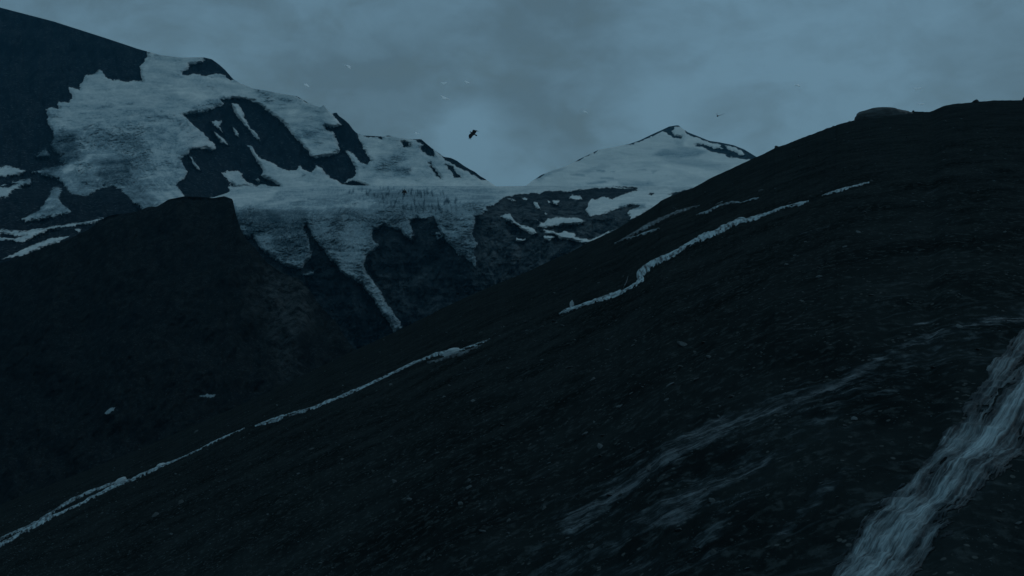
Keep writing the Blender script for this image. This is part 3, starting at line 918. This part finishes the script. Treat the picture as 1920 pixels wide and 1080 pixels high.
# the lower apron, where the strands spread and join
fo = np.maximum(fo, .52 * sstep(QY, 885, 930) * sstep(A, fall_l(rows)[None] - 8, fall_l(rows)[None] + 14) * (1 - sstep(A, fall_r(rows)[None] - 26, fall_r(rows)[None] - 4)))
WX = A - fall_m(rows)[None] + 8 * fbm(QY / 24, QX / 30, 424, 3)
str1 = fbm(WX / 26, QY / 70, 422, 5, .62)
str2 = fbm(WX / 7, QY / 22, 423, 4, .62)
fo = fo + (.52 * str1 + .24 * str2) * sstep(fo, .03, .22)
# side runnels; wet-rock glints put into the foam colour, mostly on the left bank
run = sstep(fbm(QX / 34 + QY / 60, (QY + .55 * QX) / 7, 425, 4, .6), .12, .45) * sstep(A, fall_l(rows)[None] - 62, fall_l(rows)[None] - 10) * (1 - sstep(A, fall_r(rows)[None] + 6, fall_r(rows)[None] + 44))
fo = np.maximum(fo, .24 * run)
keep = fo + .10 * str2 > .13
x, d, z = hill(QX, QY)
z = z + .02 + .09 * np.clip(fo, 0, .7) + .012 * str1
wf = grid_mesh('waterfall', np.stack([x, d, z], -1), M_water, {'foam': fo * .74 - .01}, keep=keep)
add_flow(wf, (QX - fall_m(rows)[None]) / 90 + .10 * fbm(QY / 110, QX / 40, 410, 3), QY / 120)

# ------------------------------------------------------------------ rocks
m, n, b = new_mat('grey_stone')
pos = n.new('ShaderNodeTexCoord').outputs['Object']
oi = n.new('ShaderNodeObjectInfo').outputs['Random']
base = n.mix(n.noise(pos, 3.0, 8, .65), (.045, .056, .062), (.125, .152, .162))
base = n.mix(n.math('MULTIPLY', oi, .75), base, (.035, .042, .042))
n.put(b.inputs['Base Color'], base)
b.inputs['Roughness'].default_value = .8
b.inputs['Specular IOR Level'].default_value = .05
bump = n.new('ShaderNodeBump')
bump.inputs['Strength'].default_value = .7
bump.inputs['Distance'].default_value = .1
n.put(bump.inputs['Height'], n.noise(pos, 5.0, 8, .7))
n.put(b.inputs['Normal'], bump.outputs[0])
M_stone = m
m, n, b = new_mat('dark_stone')
pos = n.new('ShaderNodeTexCoord').outputs['Object']
n.put(b.inputs['Base Color'], n.mix(n.noise(pos, 2.0, 8, .65), (.012, .016, .018), (.034, .040, .042)))
b.inputs['Roughness'].default_value = .9
b.inputs['Specular IOR Level'].default_value = .02
M_dark = m
m, n, b = new_mat('old_snow')
pos = n.new('ShaderNodeTexCoord').outputs['Object']
n.put(b.inputs['Base Color'], n.mix(n.noise(pos, 2.5, 7, .6), (.22, .28, .31), (.46, .51, .53)))
b.inputs['Roughness'].default_value = .8
M_oldsnow = m


def rock_mesh(seed, sub=3, flat=.6, cuts=9):
    rnd = random.Random(seed)
    bm = bmesh.new()
    bmesh.ops.create_icosphere(bm, subdivisions=sub, radius=1.0)
    planes = []
    for _ in range(cuts):
        v = Vector((rnd.gauss(0, 1), rnd.gauss(0, 1), rnd.gauss(0, .8))).normalized()
        planes.append((v, rnd.uniform(.55, .9)))
    sx, sy = rnd.uniform(.85, 1.25), rnd.uniform(.75, 1.1)
    ph = [rnd.uniform(0, 9) for _ in range(3)]
    for v in bm.verts:
        c = v.co.copy()
        for nn, h_ in planes:
            t = c.dot(nn) - h_
            if t > 0:
                c -= nn * t * .93
        k_ = 1 + .05 * math.sin(5 * c.x + ph[0]) * math.sin(6 * c.y + ph[1]) + .03 * math.sin(13 * c.z + ph[2]) + rnd.uniform(-.018, .018)
        c *= k_
        v.co = Vector((c.x * sx, c.y * sy, c.z * flat))
    me = bpy.data.meshes.new('rock')
    bm.to_mesh(me)
    bm.free()
    return me


def hill1(px, py):
    x_, d_, z_ = hill(np.array([px]), np.array([py]))
    return Vector((float(x_[0]), float(d_[0]), float(z_[0]))), float(d_[0])


protos = []
for i in range(7):
    me = rock_mesh(40 + i, 3, random.uniform(.32, .55))
    me.materials.append(M_stone)
    protos.append(me)

SPOTS = [(1280, 655, 22), (1320, 650, 13), (1068, 691, 13), (1075, 704, 9), (1112, 722, 15), (1140, 665, 9), (1186, 657, 9), (1215, 667, 8), (1147, 637, 8),
         (888, 755, 12), (843, 722, 10), (1039, 605, 9), (1122, 533, 7), (1305, 722, 10), (1206, 731, 5), (1126, 838, 15), (1098, 812, 12), (1131, 816, 14), (1056, 851, 9),
         (1113, 864, 7), (1029, 869, 9), (1085, 692, 7), (1020, 952, 11), (1160, 830, 8), (1250, 752, 9), (1330, 685, 11), (1635, 557, 12), (1705, 572, 9), (1748, 572, 7),
         (1490, 478, 6), (1475, 498, 9), (1535, 508, 7), (1570, 500, 5), (1544, 453, 5), (1625, 485, 6), (1720, 495, 7), (1740, 500, 5), (1510, 451, 5), (1795, 458, 6), (1830, 433, 6),
         (1770, 299, 6), (1685, 395, 6), (1720, 392, 5), (1735, 350, 5), (1860, 325, 6), (1770, 285, 5), (1700, 258, 5), (1592, 265, 4), (1820, 280, 5), (1850, 244, 5),
         (1900, 870, 9), (1620, 876, 6), (1615, 885, 5), (1570, 918, 8), (1510, 864, 9), (1500, 850, 7), (432, 866, 9), (425, 886, 8), (340, 944, 12), (445, 952, 12), (292, 968, 17), (410, 905, 7),
         (330, 888, 8), (368, 811, 9), (420, 814, 4), (260, 834, 5), (262, 843, 5), (520, 760, 5), (560, 742, 4), (720, 638, 5), (712, 660, 5), (790, 628, 4), (1040, 551, 7), (1080, 504, 4), (975, 495, 4), (960, 577, 5),
         (940, 612, 5), (873, 691, 6), (1003, 640, 8), (985, 605, 6), (1018, 612, 7), (1620, 400, 5), (1875, 940, 12), (1873, 958, 9), (1910, 960, 14), (820, 842, 9), (700, 880, 10), (620, 905, 9), (560, 890, 8), (770, 930, 12), (880, 900, 10)]
rnd = random.Random(5)
count = 0
taken = [(p[0], p[1]) for p in SPOTS]
for k in range(26):
    px = rnd.uniform(560, 1915)
    SPOTS.append((px, float(ridge_h(px)) + rnd.uniform(.3, 1.2), rnd.choice((2, 2.5, 3, 4))))
while len(SPOTS) < 290:
    px = rnd.uniform(60, 1915)
    py = rnd.uniform(200, 1075)
    off = py - float(ridge_h(px))
    if off < 8:
        continue
    if lf(py) - 10 < px < rg(py) + 10 and py > 560:
        continue
    s_ = min(3.4 + off * .013, 9) * rnd.choice((.7, .8, 1, 1, 1.3, 1.8))
    SPOTS.append((px, py, s_))
for px, py, s_ in SPOTS:
    p, dd = hill1(px, py)
    r = s_ * .5 * dd / F
    o = bpy.data.objects.new('rock', rnd.choice(protos))
    COL.objects.link(o)
    o.scale = (r * rnd.uniform(.9, 1.25), r * rnd.uniform(.8, 1.2), r * rnd.uniform(.8, 1.15))
    o.location = p + Vector((0, 0, r * .12))
    o.rotation_euler = (rnd.uniform(-.2, .2), -.42 + rnd.uniform(-.2, .2), rnd.uniform(0, 6.28))
    tag(o, 'small grey rock lying loose on the dark hillside', 'rock', 'rocks scattered on the dark hillside')

# rocks that break the skyline of the hillside
CREST = [(1830, 192, 13, 'dark round boulder standing on the highest part of the hillside crest', 1.1),
         (1921, 189, 10, 'dark rock cut by the right edge of the photo on the hillside crest', 1.5),
         (1456, 276, 9, 'dark lumpy rock on the hillside crest just right of the snow peak', .8),
         (1712, 209, 6, 'small dark knob of rock at the right end of the pale outcrop', .9),
         (1811, 194, 5, 'small dark rock just left of the round boulder on the crest', .8),
         (1486, 267, 5, 'small dark stone on the slanting crest above the lumpy rock', .7),
         (1564, 237, 7, 'low dark rock on the crest just below the pale outcrop', .6)]
for i, (px, py, s_, lab, fl_) in enumerate(CREST):
    me = rock_mesh(80 + i, 3, fl_)
    p, dd = hill1(px, py + .4)
    r = s_ * .5 * dd / F
    o = obj('rock', me, M_dark, lab, 'rock', 'rocks on the hillside crest', loc=p)
    o.scale = (r, r, r)

# the pale outcrop on the crest
bm = bmesh.new()
bmesh.ops.create_icosphere(bm, subdivisions=5, radius=1.0)
for v in bm.verts:
    c = v.co
    nz = .035 * math.sin(9 * c.x + 2 * c.z) * math.sin(7 * c.y) + .02 * math.sin(23 * c.x + 11 * c.y) + .012 * math.sin(41 * c.z + 9 * c.x)
    k_ = 1 + nz
    xx = c.x * k_
    zz = c.z * k_
    # blunt nose on the left, long tail on the right, flat top
    if zz > .62:
        zz = .62 + (zz - .62) * .35
    zz *= 1 - .62 * sstep(np.float64(xx), -.35, 1.0)
    v.co = (xx, c.y * k_, zz)
me = bpy.data.meshes.new('rock_outcrop')
bm.to_mesh(me)
bm.free()
for pl in me.polygons:
    pl.use_smooth = True
m, n, b = new_mat('pale_outcrop')
pos = n.new('ShaderNodeTexCoord').outputs['Object']
n.put(b.inputs['Base Color'], n.mix(n.mapr(n.noise(n.mapping(pos, (1, 1, 2.4)), 3.0, 8, .65), .35, .7), (.012, .018, .020), (.050, .066, .072)))
b.inputs['Roughness'].default_value = .75
M_out = m
p, dd = hill1(1655, 219)
sc_ = dd / F
o = obj('rock_outcrop', me, M_out, 'large pale smooth rock outcrop with a blunt left end on the hillside crest', 'rock outcrop')
o.location = Vector((p.x, p.y - 2, p.z - 1.6))
o.scale = (56 * sc_, 40 * sc_, 30 * sc_)
o.rotation_euler = (0, math.radians(-6), 0)


# lumps of old snow beside the water
def lump(px, py, w_, h_, label, seed):
    me = rock_mesh(seed, 4, 1.0, 5)
    for pl in me.polygons:
        pl.use_smooth = True
    p, dd = hill1(px, py)
    o = obj('snow_mound', me, M_oldsnow, label, 'snow mound', 'old snow mounds along the stream')
    o.location = p + Vector((0, 0, h_ * .18 * dd / F))
    o.scale = (w_ * .5 * dd / F, w_ * .42 * dd / F, h_ * .62 * dd / F)
    o.rotation_euler = (0, -.3 if w_ > h_ else 0, 0)
    return o


lump(848, 661, 30, 15, 'wedge shaped mound of dirty snow on the middle stream near its upper end', 131)
lump(228, 905, 26, 12, 'rounded mound of snow where the two lower stream strands join', 132)
lump(302, 874, 20, 8, 'low hump of snow lying on the lower stream right of the rounded mound', 133)
lump(1072, 578, 7, 15, 'small upright white snow lump at the bottom end of the upper stream', 134)

# fine gravel in the foreground: nobody could count it
V = []
Fc = []
rg2 = np.random.default_rng(3)
gx_ = rg2.uniform(-20, 1940, 13000)
gy_ = rg2.uniform(0, 1, 13000) ** .7
gpy = ridge_h(gx_) + 12 + gy_ * (1090 - ridge_h(gx_) - 12)
x, d, z = hill(gx_, gpy)
ok = ~((gx_ > lf(gpy) - 4) & (gx_ < rg(gpy) + 4) & (gpy > 560))
tet = np.array([(1, 0, -.3), (-.5, .8, -.3), (-.6, -.7, -.3), (.1, .1, .55), (.5, -.5, .3), (-.4, .4, .35)])
tf = [(0, 1, 3), (1, 5, 3), (1, 2, 5), (2, 4, 5), (3, 5, 4), (2, 0, 4), (0, 3, 4)]
for i in np.nonzero(ok)[0]:
    r = rg2.choice((.6, .8, 1.0, 1.0, 1.4, 2.0)) * 1.2 * d[i] / F
    a = rg2.uniform(0, 6.28)
    ca, sa = math.cos(a), math.sin(a)
    b0 = len(V)
    for t in tet:
        V.append((x[i] + r * (t[0] * ca - t[1] * sa) * 1.2, d[i] + r * (t[0] * sa + t[1] * ca), z[i] + r * .7 * t[2] + .1 * r))
    Fc += [tuple(b0 + q for q in f) for f in tf]
me = bpy.data.meshes.new('gravel')
me.from_pydata(V, [], Fc)
m, n, b = new_mat('gravel_stone')
pos = n.new('ShaderNodeTexCoord').outputs['Object']
n.put(b.inputs['Base Color'], n.mix(n.mapr(n.noise(pos, .7, 4, .6), .35, .7), (.010, .014, .016), (.085, .108, .116)))
b.inputs['Roughness'].default_value = .9
b.inputs['Specular IOR Level'].default_value = .0
o = obj('gravel', me, m, 'fine gravel scattered over the dark hillside', 'gravel', kind='stuff')


# ------------------------------------------------------------------ birds
m, n, b = new_mat('black_feathers')
pos = n.new('ShaderNodeTexCoord').outputs['Object']
n.put(b.inputs['Base Color'], n.mix(n.noise(pos, 9.0, 5), (.004, .005, .007), (.012, .013, .016)))
b.inputs['Roughness'].default_value = .6
b.inputs['Specular IOR Level'].default_value = .2
M_bird = m


def bird(px, py, dist, label, left_wing, right_wing, ahead, left, fold=1.0, right_len=1.0):
    """a crow: body along +X (beak ahead), wings along +-Y; wing = (raise of arm, raise of hand) in degrees"""
    bm = bmesh.new()
    # trunk, head, beak and fanned tail: one loft of rings
    rings = [(.262, .004, .004, .018), (.235, .012, .013, .020), (.215, .026, .028, .026), (.185, .036, .037, .030), (.155, .034, .036, .022), (.11, .052, .052, .008), (.04, .066, .064, 0),
             (-.04, .062, .058, 0), (-.11, .044, .036, .004), (-.16, .036, .020, .008), (-.22, .056, .009, .008), (-.30, .076, .006, .004), (-.335, .060, .004, .002)]
    N = 12
    prev = None
    for (xx, ry, rz, zz) in rings:
        ring = [bm.verts.new((xx, ry * math.cos(2 * math.pi * k / N), zz + rz * math.sin(2 * math.pi * k / N))) for k in range(N)]
        if prev:
            for k in range(N):
                bm.faces.new((prev[k], prev[(k + 1) % N], ring[(k + 1) % N], ring[k]))
        else:
            bm.faces.new(ring[::-1])
        prev = ring
    bm.faces.new(prev)
    # wings: lofted blades with an elbow and separated primaries at the tip
    fold0 = fold
    for sgn, (a1_, a2_) in ((1, left_wing), (-1, right_wing)):
        ln_w = right_len if sgn < 0 else 1.0
        fold = fold0
        st = [(0.0, .10, -.14, .020), (.06, .12, -.155, .017), (.14, .135, -.155, .014), (.21, .14, -.14, .012), (.29, .125, -.15, .009), (.37, .09, -.15, .007), (.43, .045, -.14, .005), (.475, -.02, -.11, .003)]
        y_, z_ = .035, .012
        last = 0
        prev = None
        for (s0, le, te, th) in st:
            ang = math.radians(a1_ if s0 <= .21 else a2_)
            y_ += (s0 - last) * math.cos(ang) * fold * ln_w
            z_ += (s0 - last) * math.sin(ang) * ln_w
            last = s0
            ring = []
            for (u_, w__) in ((0, 0), (.25, 1), (.65, .7), (1, 0), (.65, -.5), (.25, -.7)):
                ring.append(bm.verts.new((le + (te - le) * u_, sgn * (y_ - .5 * w__ * th * math.sin(ang)), z_ + w__ * th)))
            if sgn < 0:
                ring = ring[::-1]
            if prev:
                for k in range(6):
                    bm.faces.new((prev[k], prev[(k + 1) % 6], ring[(k + 1) % 6], ring[k]))
            else:
                bm.faces.new(ring[::-1])
            prev = ring
        bm.faces.new(prev)
        # finger feathers
        for k in range(4):
            ang = math.radians(a2_)
            x0 = -.005 - .035 * k
            bx, by, bz = x0, y_ - .012, z_ - .003
            ln = (.11 - .018 * k) * ln_w
            sw = -.03 - .035 * k
            pts = [(bx + .014, by, bz), (bx - .014, by, bz), (bx + sw - .006, by + ln * math.cos(ang) * fold, bz + ln * math.sin(ang) + .006), (bx + sw + .008, by + ln * math.cos(ang) * fold, bz + ln * math.sin(ang) + .006)]
            top = [bm.verts.new((q[0], sgn * q[1], q[2] + .003)) for q in pts]
            bot = [bm.verts.new((q[0], sgn * q[1], q[2] - .003)) for q in pts]
            if sgn < 0:
                top, bot = bot, top
            bm.faces.new(top[::-1])
            bm.faces.new(bot)
            for j in range(4):
                bm.faces.new((top[j], top[(j + 1) % 4], bot[(j + 1) % 4], bot[j]))
    bmesh.ops.recalc_face_normals(bm, faces=bm.faces)
    me = bpy.data.meshes.new('bird')
    bm.to_mesh(me)
    bm.free()
    o = obj('bird', me, M_bird, label, 'bird', 'black birds in flight')
    c = Vector(((px - CX) / F, 1, (CY - py) / F)) * dist
    X_ = Vector(ahead).normalized()
    Y_ = Vector(left)
    Y_ = (Y_ - X_ * X_.dot(Y_)).normalized()
    Z_ = X_.cross(Y_)
    o.rotation_euler = Matrix((X_, Y_, Z_)).transposed().to_euler()
    o.location = c
    return o


bird(886.5, 250.5, 68, 'largest black bird, flying with its wings spread in the gap between the two mountains', (6, -14), (30, -30), (-.75, .19, .42), (-.5, -.6, -.62))
bird(1345.5, 217.5, 84, 'small black bird with raised wing in the open sky right of the snow peak', (6, 14), (82, 96), (-.30, -.93, -.12), (.94, -.25, .10), right_len=.42)
bird(758, 359, 88, 'small black bird flying low in front of the pale glacier plateau', (-4, -30), (-4, -30), (.05, .45, .85), (-1, 0, .02), fold=.40)

# ------------------------------------------------------------------ drifting snowflakes
m, n, b = new_mat('snowflake')
b.inputs['Base Color'].default_value = (.97, .98, .99, 1)
b.inputs['Roughness'].default_value = .4
M_flake = m


def flake_mesh(seed):
    rnd_ = random.Random(seed)
    bm = bmesh.new()
    bmesh.ops.create_icosphere(bm, subdivisions=3, radius=1.0)
    k1, k2, k3 = rnd_.uniform(0, 6), rnd_.uniform(0, 6), rnd_.uniform(0, 6)
    for v in bm.verts:
        a = math.atan2(v.co.y, v.co.x)
        r = 1 + .22 * math.sin(3 * a + k1) + .13 * math.sin(5 * a + k2) + .08 * math.sin(9 * a + k3)
        v.co = (v.co.x * r, v.co.y * r * .62, v.co.z * .10 + .05 * math.sin(4 * v.co.x + k2))
    me = bpy.data.meshes.new('snowflake')
    bm.to_mesh(me)
    bm.free()
    return me


FL = [(653, 125, 9, 35, 'slanting pale snowflake drifting high in the sky, the longest of the flakes'),
      (575, 160, 8, 35, 'pale snowflake drifting just above the left mountain ridge'),
      (832, 156, 9, 0, 'upper of two pale snowflakes drifting one above the other'),
      (834, 184, 11, 25, 'lower of two pale snowflakes drifting one above the other'),
      (875, 154, 8, 20, 'faint pale snowflake right of the two drifting one above the other'),
      (781, 250, 7, 10, 'pale snowflake drifting low over the saddle side of the left mountain'),
      (1097, 210, 7, 15, 'faint pale snowflake in the sky left of the snow peak'),
      (1495, 160, 9, 5, 'thin pale snowflake in the sky above the slanting hillside crest'),
      (1720, 166, 11, -5, 'brightest pale snowflake drifting above the dip in the hillside crest'),
      (1727, 195, 8, 0, 'faint pale snowflake close above the dip in the hillside crest')]
for i, (px, py, s_, rot, lab) in enumerate(FL):
    dist = 5.5 + .4 * (i % 4)
    o = obj('snowflake', flake_mesh(300 + i), M_flake, lab, 'snowflake', 'snowflakes drifting in the air')
    o.location = Vector(((px - CX) / F, 1, (CY - py) / F)) * dist
    r = s_ * .66 * dist / F
    o.scale = (r, r, r)
    o.rotation_euler = (math.radians(42), math.radians(rot), 0)

# ------------------------------------------------------------------ haze
me = bpy.data.meshes.new('haze')
bm = bmesh.new()
bmesh.ops.create_cube(bm, size=1.0)
x0, x1, y0, y1, z0, z1 = -43000, 43000, -43000, 43000, -690, 2600
for v in bm.verts:
    v.co = (x0 if v.co.x < 0 else x1, y0 if v.co.y < 0 else y1, z0 if v.co.z < 0 else z1)
bm.to_mesh(me)
bm.free()
m = bpy.data.materials.new('haze')
m.use_nodes = True
nt = m.node_tree
nt.nodes.remove(nt.nodes['Principled BSDF'])
pv = nt.nodes.new('ShaderNodeVolumePrincipled')
pv.inputs['Color'].default_value = (.14, .46, .68, 1)
pv.inputs['Density'].default_value = 1.6e-5
nt.links.new(pv.outputs[0], nt.nodes['Material Output'].inputs['Volume'])
o = obj('haze', me, m, 'thin blue dusk haze filling the valley', 'haze', kind='stuff')
